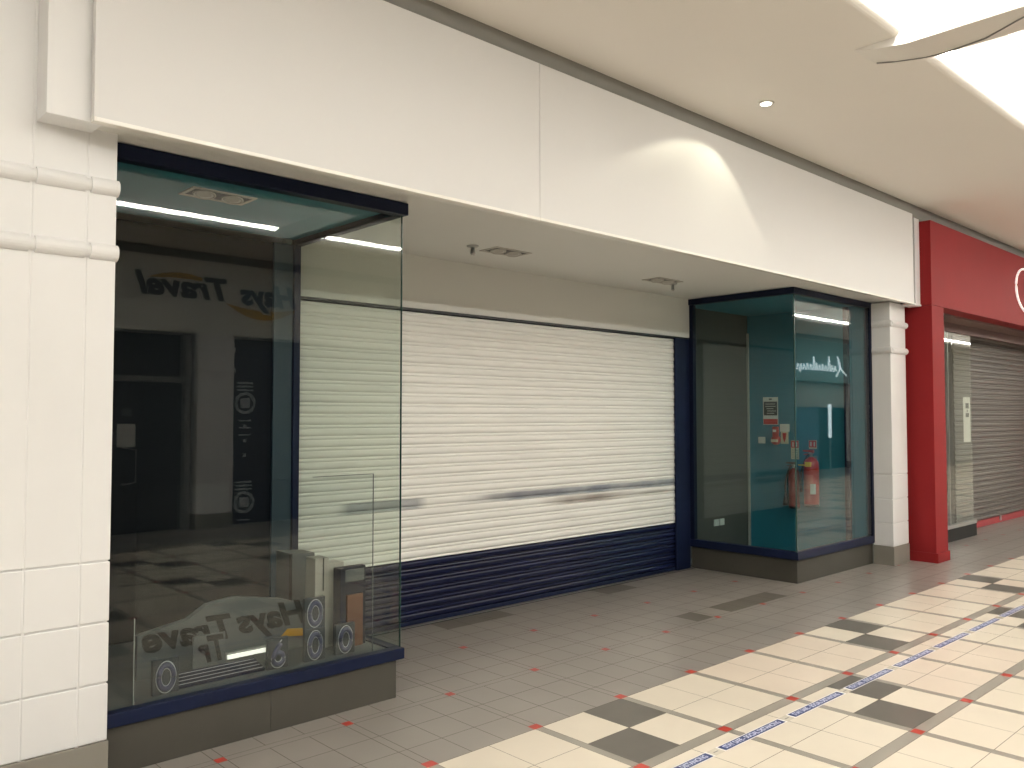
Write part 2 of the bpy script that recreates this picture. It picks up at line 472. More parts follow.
# boxed casings above the columns
tag(B().use(COLUMN).box(.868, 1.07, 3.512, 3.648, 2.652, 3.556, .003).build('column_casing'), 'white boxed casing above the left column, beside the fascia end', 'casing')
b = B().use(COLUMN); b.box(8.962, 9.083, 3.478, 3.598, 2.664, 3.556, .003); b.box(8.90, 9.083, 3.466, 3.598, 2.640, 2.664, .008); b.use(BLACK).box(8.871, 8.9615, 3.535, 3.598, 2.664, 3.556)  # black strip in the gap paints the shadow line beside the fascia end
tag(b.build('column_casing'), 'narrow white boxed casing between the fascia end and the red shopfront', 'casing')

# ------------------------------------------------------------------ fascia
def fascia(x0, x1, label):
    t = thing('fascia_panel', label, 'fascia', ((x0+x1)/2, 3.48, 2.645), 'white fascia boards')
    b = B().use(FASCIA); b.box(x0, x1, 3.460, 3.498, 2.662, 3.577, .0012, 1); b.build('board', None, t)
    b = B().use(EDGE)
    b.prism([(3.4585, 2.662), (3.4565, 2.659), (3.4565, 2.648), (3.4585, 2.645), (3.500, 2.645), (3.500, 2.6615), (3.4595, 2.6615)], 'X', x0, x1)
    b.build('edge_trim', None, t)
    for xa, xb in ((1.03, 1.27), (1.62, 1.98), (2.2, 2.5), (2.9, 3.35), (3.7, 4.5), (4.6, 5.3), (5.6, 6.5), (7.0, 7.6)):
        if x0 < xa and xb < x1: B().use(FILM).box(xa, xb, 3.4555, 3.4564, 2.6475, 2.661).build('film_strip', None, t)
    return t
fascia(1.022, 3.462, 'left white fascia board above the large shop window, ending at the seam')
fascia(3.465, 8.868, 'long right white fascia board with a pool of spotlight')

# ------------------------------------------------------------------ soffit fittings
def twin_downlight(cx, cy, z, label, m=SOFFIT):
    t = thing('twin_downlight', label, 'light', (cx, cy, z), 'unlit twin downlights')
    b = B().use(m)
    w, d = .34, .19; e = .022
    b.box(cx-w/2, cx+w/2, cy-d/2, cy-d/2+e, z-.006, z, .002); b.box(cx-w/2, cx+w/2, cy+d/2-e, cy+d/2, z-.006, z, .002)
    b.box(cx-w/2, cx-w/2+e, cy-d/2+e, cy+d/2-e, z-.006, z, .002); b.box(cx+w/2-e, cx+w/2, cy-d/2+e, cy+d/2-e, z-.006, z, .002)
    b.build('frame', None, t)
    B().use(BLACK).box(cx-w/2+e, cx+w/2-e, cy-d/2+e, cy+d/2-e, z-.0022, z-.0006).build('recess', None, t)
    for s in (-1, 1):
        c = Vector((cx + s*.074, cy, z))
        b = B().use(m); b.lathe((0, 0, 0), [(.044, .0), (.056, .0), (.058, -.004), (.054, -.009), (.048, -.009), (.044, -.003)])
        R = Matrix.Rotation(math.radians(7)*-1, 4, 'X') @ Matrix.Rotation(math.radians(5), 4, 'Y')
        for v in b.bm.verts: v.co = c + R @ v.co + Vector((0, 0, -.004))
        lamp = b.build('gimbal_ring', None, t)
        b = B().use(LAMPGL); b.lathe((0, 0, 0), [(.001, -.0005), (.03, -.002), (.045, -.006), (.045, -.002), (.001, .002)])
        for v in b.bm.verts: v.co = c + R @ v.co + Vector((0, 0, -.004))
        b.build('reflector', None, lamp)
    return t
TWINF = mat('downlight_frame', (.42, .40, .36), .5)
twin_downlight(4.045, 4.385, 2.672, 'unlit twin downlight in the soffit nearer the left window', TWINF)
twin_downlight(5.90, 4.40, 2.672, 'unlit twin downlight in the soffit nearer the right window', TWINF)
def sprinkler(x, y, z, label):
    t = thing('sprinkler_head', label, 'sprinkler', (x, y, z), 'sprinkler heads in the soffit')
    b = B().use(METAL); b.lathe((x, y, z), [(.001, 0), (.042, 0), (.042, -.006), (.026, -.014), (.001, -.014)]); b.build('rosette', None, t)
    b = B().use(METAL); b.lathe((x, y, z), [(.012, -.013), (.012, -.05), (.016, -.052), (.016, -.058), (.006, -.064)])
    b.tube([(x-.016, y, z-.03), (x-.02, y, z-.05), (x-.01, y, z-.066)], .003); b.tube([(x+.016, y, z-.03), (x+.02, y, z-.05), (x+.01, y, z-.066)], .003)
    b.build('nozzle', None, t)
sprinkler(3.74, 4.39, 2.672, 'small sprinkler head left of the nearer soffit downlight')
sprinkler(6.10, 4.44, 2.672, 'small sprinkler head beside the further soffit downlight')

# ------------------------------------------------------------------ roller shutters
def slats(b, x0, x1, y, z0, z1, pitch, depth):
    """one curtain of convex slats, profile swept along x"""
    n = max(1, round((z1 - z0) / pitch)); p = (z1 - z0) / n
    front = []
    for k in range(n):
        zb = z0 + k*p
        for f, d in ((0.0, .0), (.03, .30), (.10, .68), (.22, .95), (.36, 1.0), (.50, .92), (.60, .70), (.645, .45), (.66, .10), (.685, .10), (.70, .40), (.76, .56), (.84, .58), (.92, .46), (.965, .22), (.98, .0)):
            front.append((y - depth*d, zb + f*p))
    front.append((y, z1))
    poly = front + [(y + .012, z1), (y + .012, z0)]
    b.prism(poly, 'X', x0, x1)
def roller_shutter():
    t = thing('roller_shutter', 'closed roller shutter painted white above and navy below between the two windows', 'shutter', (4.8, 4.98, 0))
    b = B().use(SHUT); slats(b, 2.725, 6.832, 4.975, .03, 2.262, .075, .017); b.build('slat_curtain', None, t)
    b = B().use(NAVY); b.box(2.725, 6.832, 4.955, 4.99, .0015, .03, .003); b.build('bottom_bar', None, t)
    b = B().use(BLACK); b.box(2.62, 7.045, 4.945, 5.0, 2.268, 2.285); b.build('guide_head', None, t)
    for xa, xb, xf in ((6.815, 7.045, 6.815), (2.62, 2.722, 2.62)):
        b = B().use(NAVY); b.box(xa, xb, 4.9355, 4.953, 0.001, 2.268, .003); b.box(xa + .02, xb, 4.953, 5.02, 0.001, 2.268); b.build('guide_rail', None, t)
roller_shutter()

# ------------------------------------------------------------------ display windows
def left_window():
    t = thing('display_window', 'large glazed display window with navy sill and head beside the left column', 'window', (1.9, 4.3, 0), 'corner display windows')
    b = B().use(PLINTH)
    for xa, xb in ((1.16, 1.943), (1.9445, 2.667)):
        b.box(xa, xb, 3.755, 3.80, .0, .200, .0015)
    b.box(2.63, 2.667, 3.80, 4.90, .0, .2); b.build('plinth', None, t)
    b = B().use(NAVY)
    b.box(1.176, 2.712, 3.742, 3.80, .2005, .258, .003); b.box(2.65, 2.712, 3.80, 4.90, .2005, .258, .003)
    b.build('sill_frame', None, t)
    b = B().use(NAVYD)
    b.box(1.176, 2.725, 3.742, 3.81, 2.602, 2.668, .003); b.box(2.665, 2.725, 3.81, 4.93, 2.602, 2.668, .003)
    b.build('head_frame', None, t)
    b = B().use(NAVY); b.box(2.655, 2.700, 4.872, 4.93, .005, 2.60, .003); b.build('back_post', None, t)
    b = B().use(NAVY); b.box(1.176, 1.196, 3.77, 3.80, .258, 2.602); b.build('side_channel', None, t)
    B().use(GLASS).box(1.19, 2.703, 3.772, 3.782, .258, 2.602).build('front_pane', None, t)
    B().use(GLASS).box(2.694, 2.703, 3.786, 4.875, .258, 2.602).build('side_pane', None, t)
    B().use(GEDGE).box(2.703, 2.7065, 3.771, 3.783, .258, 2.602).build('pane_edge', None, t)
    B().use(MIDGREY).box(1.16, 2.655, 3.80, 4.90, .215, .250).build('window_shelf', None, t)
    b = B().use(BACKWALL); b.box(1.16, 2.655, 4.905, 4.93, .25, 2.60); b.build('back_panel', None, t)
    B().use(TEALD).box(1.16, 2.665, 3.81, 4.90, 2.635, 2.655).build('window_ceiling', None, t)
    b = B().use(mat('blue_reflection_strip', (.012, .035, .055), .5)); b.box(2.52, 2.65, 4.885, 4.904, .26, 2.60, .002); b.build('blue_reflection_strip', None, t)  # blue strip paints a reflected glow at the back of the window
left_window()
twin_downlight(1.835, 4.17, 2.634, 'twin downlight inside the left display window ceiling', TWINF)

def right_window():
    t = thing('display_window', 'corner display window with teal inner wall beside the right column', 'window', (7.8, 4.4, 0), 'corner display windows')
    b = B().use(PLINTH); b.box(7.075, 8.62, 3.815, 3.86, 0, .212, .0015); b.box(7.075, 7.12, 3.86, 4.94, 0, .212); b.build('plinth', None, t)
    b = B().use(NAVY); b.box(7.045, 8.63, 3.79, 3.85, .2125, .285, .003); b.box(7.045, 7.105, 3.85, 4.94, .2125, .285, .003); b.build('sill_frame', None, t)
    b = B().use(NAVYD); b.box(7.03, 8.63, 3.79, 3.85, 2.612, 2.668, .003); b.box(7.03, 7.10, 3.85, 4.94, 2.612, 2.668, .003); b.build('head_frame', None, t)
    b = B().use(NAVYD); b.box(8.575, 8.63, 3.79, 3.84, .285, 2.612, .003); b.build('side_post', None, t)
    b = B().use(NAVYD); b.box(7.045, 7.10, 4.89, 4.94, .285, 2.612, .003); b.build('back_post', None, t)
    B().use(GLASS2).box(7.055, 8.578, 3.80, 3.81, .285, 2.612).build('front_pane', None, t)
    B().use(GLASS2).box(7.048, 7.057, 3.815, 4.89, .285, 2.612).build('side_pane', None, t)
    B().use(GEDGE).box(7.0455, 7.051, 3.7975, 3.8085, .285, 2.612).build('pane_edge', None, t)
    b = B().use(OLIVE); b.box(7.07, 8.595, 5.22, 5.25, .002, 2.66); b.use(PALEB).box(8.575, 8.60, 5.20, 5.22, .002, 2.45); b.build('back_panel', None, t)
    B().use(TEALD).box(7.10, 8.60, 3.85, 5.20, 2.65, 2.668).build('window_ceiling', None, t)
    B().use(MIDGREY).box(7.11, 8.60, 3.87, 5.20, .003, .02).build('window_floor', None, t)
    b = B().use(NAVY); b.box(8.572, 8.602, 4.02, 4.075, .02, 2.645, .002); b.build('wall_post', None, t)
    b = B().use(PAPER); b.box(7.88, 7.965, 5.205, 5.219, .31, .38, .003); b.box(7.985, 8.07, 5.205, 5.219, .31, .38, .003); b.build('wall_socket', None, t)
right_window()

# signs on the teal wall (x = 8.6, facing the glass)
WX = 8.603
def on_wall(name, label, y0, y1, z0, z1, m, thick=.006):
    return tag(B().use(m).box(WX - thick, WX, min(y0, y1), max(y0, y1), z0, z1, .001, 1).build(name), label, 'sign')
n = thing('fire_action_notice', 'white notice with black panel and red foot on the teal wall, topmost of the signs', 'sign', (WX, 4.94, 1.40))
B().use(PAPER).box(WX-.004, WX, 4.845, 5.03, 1.405, 1.715, .001, 1).build('sheet', None, n)
B().use(SIGNBLK).box(WX-.0055, WX-.004, 4.855, 5.02, 1.51, 1.665).build('text_panel', None, n)
B().use(SIGNRED).box(WX-.0055, WX-.004, 4.85, 5.025, 1.41, 1.47).build('red_strip', None, n)
b = B().use(PAPER)
for k, (u, v) in enumerate(((.02, .14), (.02, .145), (.035, .12), (.045, .15), (.04, .13))):
    b.box(WX-.0065, WX-.0055, 5.02-v, 5.02-u, 1.635-.026*k, 1.641-.026*k)
b.build('text_lines', None, n)
b = B().use(SIGNBLK); b.box(WX-.0055, WX-.004, 4.92, 4.955, 1.685, 1.70); b.build('heading_mark', None, n)
on_wall('wall_switch_plate', 'small white square plate on the teal wall, left of the red call bell', 5.09, 5.005, 1.195, 1.268, PAPER, .012)
n = thing('call_point_bell', 'orange red alarm sounder with pale base on the teal wall, between two small signs', 'alarm', (WX, 4.86, 1.19))
b = B().use(EXTRED); b.lathe((WX-.001, 4.865, 1.235), [(.052, 0), (.055, -.02), (.05, -.04), (.03, -.052), (.001, -.055)], 'X'); b.build('sounder_body', None, n)
b = B().use(EXTRED); b.box(WX-.05, WX-.001, 4.835, 4.895, 1.275, 1.385, .008); b.build('beacon_body', None, n)
B().use(PAPER).box(WX-.053, WX-.05, 4.845, 4.885, 1.325, 1.352).build('beacon_window', None, n)
B().use(CREAMP).box(WX-.062, WX-.05, 4.825, 4.905, 1.215, 1.245, .002).build('label_strip', None, n)
n = thing('call_point_sign', 'white sign with red pictograms on the teal wall, right of the red sounder', 'sign', (WX, 4.77, 1.195))
B().use(PAPER).box(WX-.004, WX, 4.71, 4.825, 1.33, 1.415, .001, 1).build('upper_plate', None, n)
B().use(CREAMP).box(WX-.005, WX, 4.725, 4.815, 1.195, 1.33, .001, 1).build('lower_plate', None, n)
b = B().use(SIGNRED); b.prism([(4.795, 1.315), (4.745, 1.315), (4.755, 1.25), (4.77, 1.21), (4.785, 1.25)], 'X', WX-.0065, WX-.005); b.build('pictogram', None, n)

def ext_sign(y0, y1, z0, z1, zr, label):
    n = thing('extinguisher_sign', label, 'sign', (WX, (y0+y1)/2, z0), 'signs above the fire extinguishers')
    B().use(CREAMP).box(WX-.004, WX, y0, y1, z0, z1, .001, 1).build('plate', None, n)
    B().use(SIGNRED).box(WX-.0055, WX-.004, y0+.004, y1-.004, zr, z1-.004).build('red_header', None, n)
    ym = (y0+y1)/2
    for yy in (ym-.028, ym+.012): B().use(PAPER).box(WX-.0065, WX-.0055, yy, yy+.016, zr+.012, z1-.018).build('pictogram', None, n)
    if zr - z0 > .05:
        b = B().use(LETTERG)
        for k in range(4): b.box(WX-.0055, WX-.004, y0+.012, y1-.012, z0+.018+.026*k, z0+.026+.026*k)
        b.build('text_lines', None, n)
ext_sign(4.60, 4.695, 1.03, 1.235, 1.155, 'red and cream sign above the left fire extinguisher')
ext_sign(4.395, 4.485, 1.15, 1.242, 1.165, 'small red sign directly above the right fire extinguisher')

def extinguisher(y, z0, r, h, label, black_horn, tagc):
    cx = WX - r - .012
    t = thing('fire_extinguisher', label, 'fire extinguisher', (cx, y, z0), 'fire extinguishers on the teal wall')
    b = B().use(EXTDARK if black_horn else EXTRED)
    b.lathe((cx, y, z0), [(r*.7, 0), (r*.96, .006), (r, .02), (r, h*.72), (r*.93, h*.78), (r*.7, h*.83), (r*.4, h*.855), (r*.3, h*.87)])
    b.build('cylinder', None, t)
    b = B().use(BLACK); b.lathe((cx, y, z0), [(r*1.01, .0), (r*1.01, .022), (r*.9, .026)]); b.build('foot_ring', None, t)
    b = B().use(METAL); b.cyl((cx, y, z0 + h*.90), .016, h*.08); b.box(cx-.02, cx+.02, y-.02, y+.02, z0+h*.915, z0+h*.945, .004); b.build('valve', None, t)
    b = B().use(BLACK if black_horn else EXTRED)
    b.prism([(y-.03, z0+h*.94), (y+.09, z0+h*.965), (y+.09, z0+h*.985), (y-.03, z0+h)], 'X', cx-.011, cx+.011)
    b.prism([(y-.02, z0+h*.925), (y+.08, z0+h*.90), (y+.08, z0+h*.915), (y-.02, z0+h*.945)], 'X', cx-.011, cx+.011)
    b.build('lever_handle', None, t)
    b = B().use(BLACK)
    pts = [(cx, y+.02, z0+h*.93)]
    for k in range(1, 13):
        a = k/12
        pts.append((cx - .012, y + .03 + r*1.15*math.sin(a*PI*.62), z0 + h*(.93 - .62*a)))
    b.tube(pts, .010)
    p = Vector(pts[-1])
    if black_horn: b.lathe(tuple(p + Vector((0, 0, -.13))), [(.034, 0), (.030, .03), (.014, .12), (.011, .14)])
    else: b.cyl(tuple(p + Vector((0, 0, -.02))), .012, .05)
    b.build('hose', None, t)
    b = B().use(PAPER if not black_horn else CREAMP)
    # curved label wrapped on the cylinder
    for k in range(8):
        a0, a1 = PI + math.radians(-40 + 10*k), PI + math.radians(-40 + 10*(k+1))
        rr = r + .0008
        b.quad([(cx+rr*math.cos(a0), y+rr*math.sin(a0), z0+h*.30), (cx+rr*math.cos(a1), y+rr*math.sin(a1), z0+h*.30), (cx+rr*math.cos(a1), y+rr*math.sin(a1), z0+h*.56), (cx+rr*math.cos(a0), y+rr*math.sin(a0), z0+h*.56)])
    if black_horn or 1: b.mats[0] = mat('label_faded_red', (.30, .05, .035) if black_horn else (.50, .12, .09), .5)
    b.build('wrap_label', None, t)
    if tagc:
        B().use(PAPER).box(cx-r-.006, cx-r+.03, y-r*.95, y-r*.35, z0+h*.22, z0+h*.40, .001, 1).build('inspection_tag', None, t)
        b = B().use(YELLOW); b.box(cx-r-.004, cx-.01, y-.035, y+.03, z0+h*.70, z0+h*.78, .003); b.box(cx-r-.004, cx-r+.01, y+.03, y+.11, z0+h*.715, z0+h*.735, .002); b.build('yellow_tag', None, t)
    b = B().use(GREYM); b.box(WX-.014, WX-.001, y-.02, y+.02, z0+h*.45, z0+h*.88); b.box(cx-.01, WX-.013, y-.018, y+.018, z0+h*.80, z0+h*.815)
    b.build('wall_bracket', None, t)
extinguisher(4.628, .505, .058, .50, 'narrow dark red fire extinguisher with black horn on the teal wall, left of the pair', True, False)
extinguisher(4.415, .545, .078, .60, 'bright red fire extinguisher with yellow tag on the teal wall, right of the pair', False, True)

# ------------------------------------------------------------------ things inside the left window
SF = .2505
sh = thing('acrylic_sheet', 'clear acrylic sheet standing just behind the large window pane', 'sheet', (1.95, 3.83, SF))
B().use(ACRYL).box(1.336, 2.562, 3.826, 3.830, SF, 1.19).build('clear_panel', None, sh)
EDGEA = mat('acrylic_edge', (.30, .33, .34), .3)
b = B().use(EDGEA); b.box(1.333, 1.336, 3.8255, 3.8305, SF, .62); b.build('left_edge', None, sh)
b = B().use(mat('acrylic_edge_dark', (.10, .11, .12), .3)); b.box(2.562, 2.565, 3.8255, 3.8305, SF, 1.19); b.box(2.2, 2.565, 3.8255, 3.8305, 1.19, 1.1935); b.build('top_and_right_edge', None, sh)

def ring_numeral(kind, cx, cz, y, w, h):
    out = []
    n = 28
    if kind in '0C':
        a0, a1 = (0, 2*PI) if kind == '0' else (math.radians(50), math.radians(400))
        return [(cx + w*math.cos(a0 + (a1-a0)*k/n), y, cz + h*math.sin(a0 + (a1-a0)*k/n)) for k in range(n + (0 if kind == '0' else 1))], kind == '0'
    pts = [(cx + w*.45, y, cz + h), (cx + w*.05, y, cz + h*.75), (cx - w*.5, y, cz + h*.28), (cx - w*.9, y, cz - h*.2)]
    for k in range(20):
        a = PI - math.radians(-10) + 2*PI*k/20
        pts.append((cx + w*.92*math.cos(a), y, cz - h*.42 + h*.56*math.sin(a)))
    return pts, False
def number_card(kind, x0, x1, z0, z1, y, label):
    t = thing('number_card', label, 'card', ((x0+x1)/2, y, z0), 'numeral cards in the window')
    B().use(CARDG).box(x0-.012, x1+.012, y, y+.022, z0, z1+.006, .002).build('card', None, t)
    cx, cz = (x0+x1)/2, (z0+z1)/2; w, h = (x1-x0)/2, (z1-z0)/2
    for nm, k, m, r in (('numeral', .70, PURPLE, .012), ('outline', .94, NUMLINE, .0024)):
        pts, closed = ring_numeral(kind, cx, cz, y-.002, w*k, h*k)
        b = B().use(m); b.tube(pts, r, 8, closed)
        if nm == 'outline':
            p2, c2 = ring_numeral(kind, cx, cz, y-.004, w*.46, h*.52); b.tube(p2, r*.8, 8, c2)
        b.build(nm, None, t)
number_card('0', 1.446, 1.541, SF, .40, 3.88, 'grey card with outlined zero at the left end of the window shelf')
number_card('6', 2.000, 2.088, SF, .395, 3.88, 'grey card with outlined six in the middle of the window shelf')
number_card('C', 2.203, 2.296, SF, .408, 3.88, 'grey card with open topped numeral under another card by the pale box')
number_card('0', 2.201, 2.295, .4155, .565, 3.88, 'grey card with outlined zero standing on top of another card')
number_card('0', 2.384, 2.476, SF, .402, 3.88, 'grey card with outlined zero nearest the window corner')

# display stands
t = thing('display_stand', 'dark grey slanted display stand against the back of the large window', 'display stand', (2.39, 4.30, SF), 'display stands in the large window')
b = B().use(MIDGREY); b.prism([(2.30, SF), (2.47, SF), (2.47, .60), (2.455, .735), (2.30, .745)], 'Y', 4.25, 4.40); b.build('stand_body', None, t)
B().use(BLACK).box(2.30, 2.31, 4.235, 4.25, SF, .745).build('edge_strip', None, t)
t = thing('display_stand', 'pale cream display tower in the large window next to the shutter side', 'display stand', (2.44, 4.08, SF), 'display stands in the large window')
b = B().use(PALEB); b.box(2.345, 2.43, 4.05, 4.15, SF, .735, .003); b.box(2.434, 2.53, 4.06, 4.15, SF, .70, .003); b.build('tower_body', None, t)
B().use(BLACK).box(2.392, 2.397, 4.046, 4.05, .56, .735).build('slot', None, t)
t = thing('display_stand', 'dark navy display box near the corner of the large window', 'display stand', (2.53, 3.98, SF), 'display stands in the large window')
b = B().use(NAVYD); b.box(2.445, 2.475, 3.955, 4.03, SF, .68, .002); b.box(2.475, 2.625, 3.99, 4.03, SF, .68, .002); b.build('box_body', None, t)
B().use(ORANGE).box(2.50, 2.60, 3.975, 3.99, SF, .53, .002).build('orange_card', None, t)
B().use(MIDGREY).box(2.485, 2.61, 3.98, 3.989, .60, .665, .002).build('grey_card', None, t)
# added board; its letters paint the sign's reflection low in the window
t = thing('reflected_sign_board', 'low grey board with reversed dark lettering on the window shelf', 'board', (1.93, 4.15, SF))
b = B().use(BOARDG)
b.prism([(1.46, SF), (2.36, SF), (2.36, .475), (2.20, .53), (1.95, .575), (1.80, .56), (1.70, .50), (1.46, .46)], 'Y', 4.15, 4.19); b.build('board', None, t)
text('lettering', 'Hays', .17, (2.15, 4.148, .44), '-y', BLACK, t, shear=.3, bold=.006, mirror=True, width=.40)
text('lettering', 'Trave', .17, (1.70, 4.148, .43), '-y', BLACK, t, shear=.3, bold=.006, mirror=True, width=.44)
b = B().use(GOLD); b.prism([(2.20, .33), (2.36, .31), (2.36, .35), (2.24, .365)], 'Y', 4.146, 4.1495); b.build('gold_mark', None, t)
t = thing('reflected_sign_card', 'small grey card with two reversed dark letters before the long board', 'card', (1.75, 4.03, SF))  # added card; letters paint a fragment of the sign's reflection
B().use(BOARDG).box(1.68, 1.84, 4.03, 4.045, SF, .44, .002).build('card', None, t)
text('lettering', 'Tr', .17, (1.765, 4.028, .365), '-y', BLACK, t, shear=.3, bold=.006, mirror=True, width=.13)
t = thing('reflection_bar', 'short lit strip lamp lying on the window shelf', 'lamp', (1.97, 4.06, SF))  # no lamp here: added glowing bar copies the cove reflection
b = B().use(METAL); b.box(1.855, 2.075, 4.055, 4.075, SF, .325, .002); b.build('bar_backing', None, t)
B().use(REFLGLOW).box(1.86, 2.07, 4.045, 4.055, .296, .316, .002).build('lit_bar', None, t)
t = thing('reflected_slat_panel', 'added navy ribbed panel imitating reflected shutter slats on the shelf of the large window', 'panel', (1.85, 3.95, SF))  # added panel; navy and pale ribs paint the reflected shutter slats
b = B().use(NAVY); b.prism([(3.90, SF), (4.02, SF), (4.02, .29), (3.90, .262)], 'X', 1.56, 1.985); b.build('panel_body', None, t)
for k in range(4):
    yy = 3.912 + .030*k; zz = .262 + (.29-.262)*(yy-3.90)/.12
    B().use(NUMLINE).box(1.565, 1.98, yy, yy+.003, zz-.002, zz+.002).build('rib', None, t)

# ------------------------------------------------------------------ red shopfront
def red_shop():
    t = thing('red_shopfront', 'red laminate shopfront surround with pillar and sign fascia at the right', 'shopfront', (11, 3.5, 0))
    b = B().use(RED); b.box(9.09, 9.41, 3.37, 3.90, .10, 2.648, .002); b.box(9.085, 9.415, 3.352, 3.90, .0, .10, .002); b.build('pillar', None, t)
    b = B().use(RED); b.box(9.09, 16.5, 3.37, 3.56, 2.651, 3.535, .002); b.build('sign_fascia', None, t)
    b = B().use(mat('soffit_brown', (.14, .075, .065), .6)); b.box(9.41, 16.5, 3.56, 4.10, 2.63, 2.66); b.box(9.41, 16.5, 3.80, 3.85, 2.52, 2.63); b.build('soffit', None, t)
red_shop()
t = thing('sign_letter', 'white outlined curved capital letter on the red fascia', 'sign', (12.2, 3.37, 2.82))
b = B().use(NEON)
pts = []
for k in range(40):
    a = math.radians(62 + 232*k/39)
    pts.append((12.19 + .40*math.cos(a), 3.358, 3.105 + .275*math.sin(a) - .03*math.cos(a)))
for p in ((12.46, 3.358, 2.93), (12.56, 3.358, 3.02), (12.62, 3.358, 3.12)): pts.append(p)
b.tube(pts, .014); b.build('letter_tube', None, t)
for k in (3, 20, 36): B().use(METAL).cyl((pts[k][0], 3.365, pts[k][2]), .006, .012, 'Y').build('letter_stud', None, t)
t = thing('shop_window', 'narrow glazed window with dark base inside the red shopfront', 'window', (10.5, 3.82, 0))
b = B().use(mat('dark_base', (.018, .019, .018), .5, spec=.1)); b.box(9.41, 11.62, 3.815, 3.90, 0, .155, .002); b.build('base', None, t)
b = B().use(METAL); b.box(9.41, 11.62, 3.808, 3.86, .155, .195, .002); b.build('sill', None, t)
B().use(GLASS).box(9.41, 11.53, 3.815, 3.825, .195, 2.52).build('pane', None, t)
B().use(GLASS).box(11.52, 11.53, 3.828, 4.04, .195, 2.52).build('return_pane', None, t)
b = B().use(GREENISH); b.box(9.41, 11.62, 4.55, 4.60, 0, 2.6); b.build('inner_wall', None, t)
b = B().use(METAL); b.box(10.78, 10.80, 3.826, 3.85, .195, 2.52); b.build('mullion', None, t)
t = thing('window_notice', 'tall white notice with small dark squares in the red shop window', 'notice', (11.3, 3.81, 1.18))
b = B().use(PAPER); b.box(11.275, 11.51, 3.8275, 3.832, 1.18, 1.74); b.build('sheet', None, t)
b = B().use(SIGNBLK); b.box(11.35, 11.46, 3.8262, 3.8274, 1.49, 1.54); b.box(11.35, 11.46, 3.8262, 3.8274, 1.60, 1.665); b.box(11.39, 11.42, 3.8262, 3.8274, 1.555, 1.58); b.build('print', None, t)
t = tag(B().use(BLUEP).box(10.85, 11.45, 4.50, 4.545, 1.75, 2.25).build('blue_poster'), 'blue poster high on the inner wall of the red shop window', 'poster')
t = thing('roller_shutter', 'closed grey roller shutter with red bottom bar in the red shopfront', 'shutter', (13.5, 4.06, 0))
b = B().use(SHUTG); slats(b, 11.64, 16.4, 4.07, .085, 2.62, .075, .015); b.build('slat_curtain', None, t)
b = B().use(REDBAR); b.box(11.64, 16.4, 4.045, 4.085, .003, .085, .003); b.build('bottom_bar', None, t)
b = B().use(METAL); b.box(13.22, 13.28, 4.03, 4.045, .03, .10, .003); b.build('lock', None, t)
b = B().use(BLACK); b.box(11.6, 16.5, 4.11, 4.14, 0, 2.63); struct(b.build('wall_shop_right'))
b = B().use(RED); b.box(16.45, 16.9, 3.37, 4.10, 0, 3.54, .002); tag(b.build('end_pillar'), 'red end pillar of the red shopfront, out at the far right', 'pillar')
b = B().use(WHITE); b.box(16.95, 30.5, 3.5, 3.6, 0, 3.7); struct(b.build('wall_far_right'))

# ------------------------------------------------------------------ tape on the floor
def tape():
    rot = -.0065
    ox, oy = 3.334, 2.176
    def P(u, v, z): return (ox + u*math.cos(rot) - v*math.sin(rot), oy + u*math.sin(rot) + v*math.cos(rot), z)
    t = thing('floor_tape', 'blue and white safety message tape stuck across the beige tiles', 'tape', (ox, oy, 0))
    def strip(u0, u1, v0, v1, z0, z1, m, name, parent):
        b = B().use(m)
        q = [(u0, v0), (u1, v0), (u1, v1), (u0, v1)]
        lo = [b.bm.verts.new(P(u, v, z0)) for u, v in q]; hi = [b.bm.verts.new(P(u, v, z1)) for u, v in q]
        b.bm.faces.new(lo[::-1]); b.bm.faces.new(hi)
        for k in range(4): b.bm.faces.new((lo[k], lo[(k+1) % 4], hi[(k+1) % 4], hi[k]))
        return b.build(name, None, parent)
    strip(-2.2, 11.6, -.026, .026, .0005, .0008, TAPEC, 'clear_backing', t)
    for k in range(-3, 17):
        u0 = .6175*k
        w = strip(u0 - .012, u0 + .532, -.0275, .0275, .0008, .0010, TAPEW, 'white_border', t)
        p = strip(u0, u0 + .52, -.0225, .0225, .0010, .0012, TAPEB, 'printed_panel', t)
        text('lettering', 'STAY SAFE - SOCIAL DISTANCING', .040, P(u0 + .26, 0, .0013), 'up', LETTERW, p, extrude=.0001, bold=.0009, width=.475, rotz=rot)
        strip(u0 + .552, u0 + .588, -.004, .003, .0008, .0011, LETTERG, 'tape_mark', t)
tape()

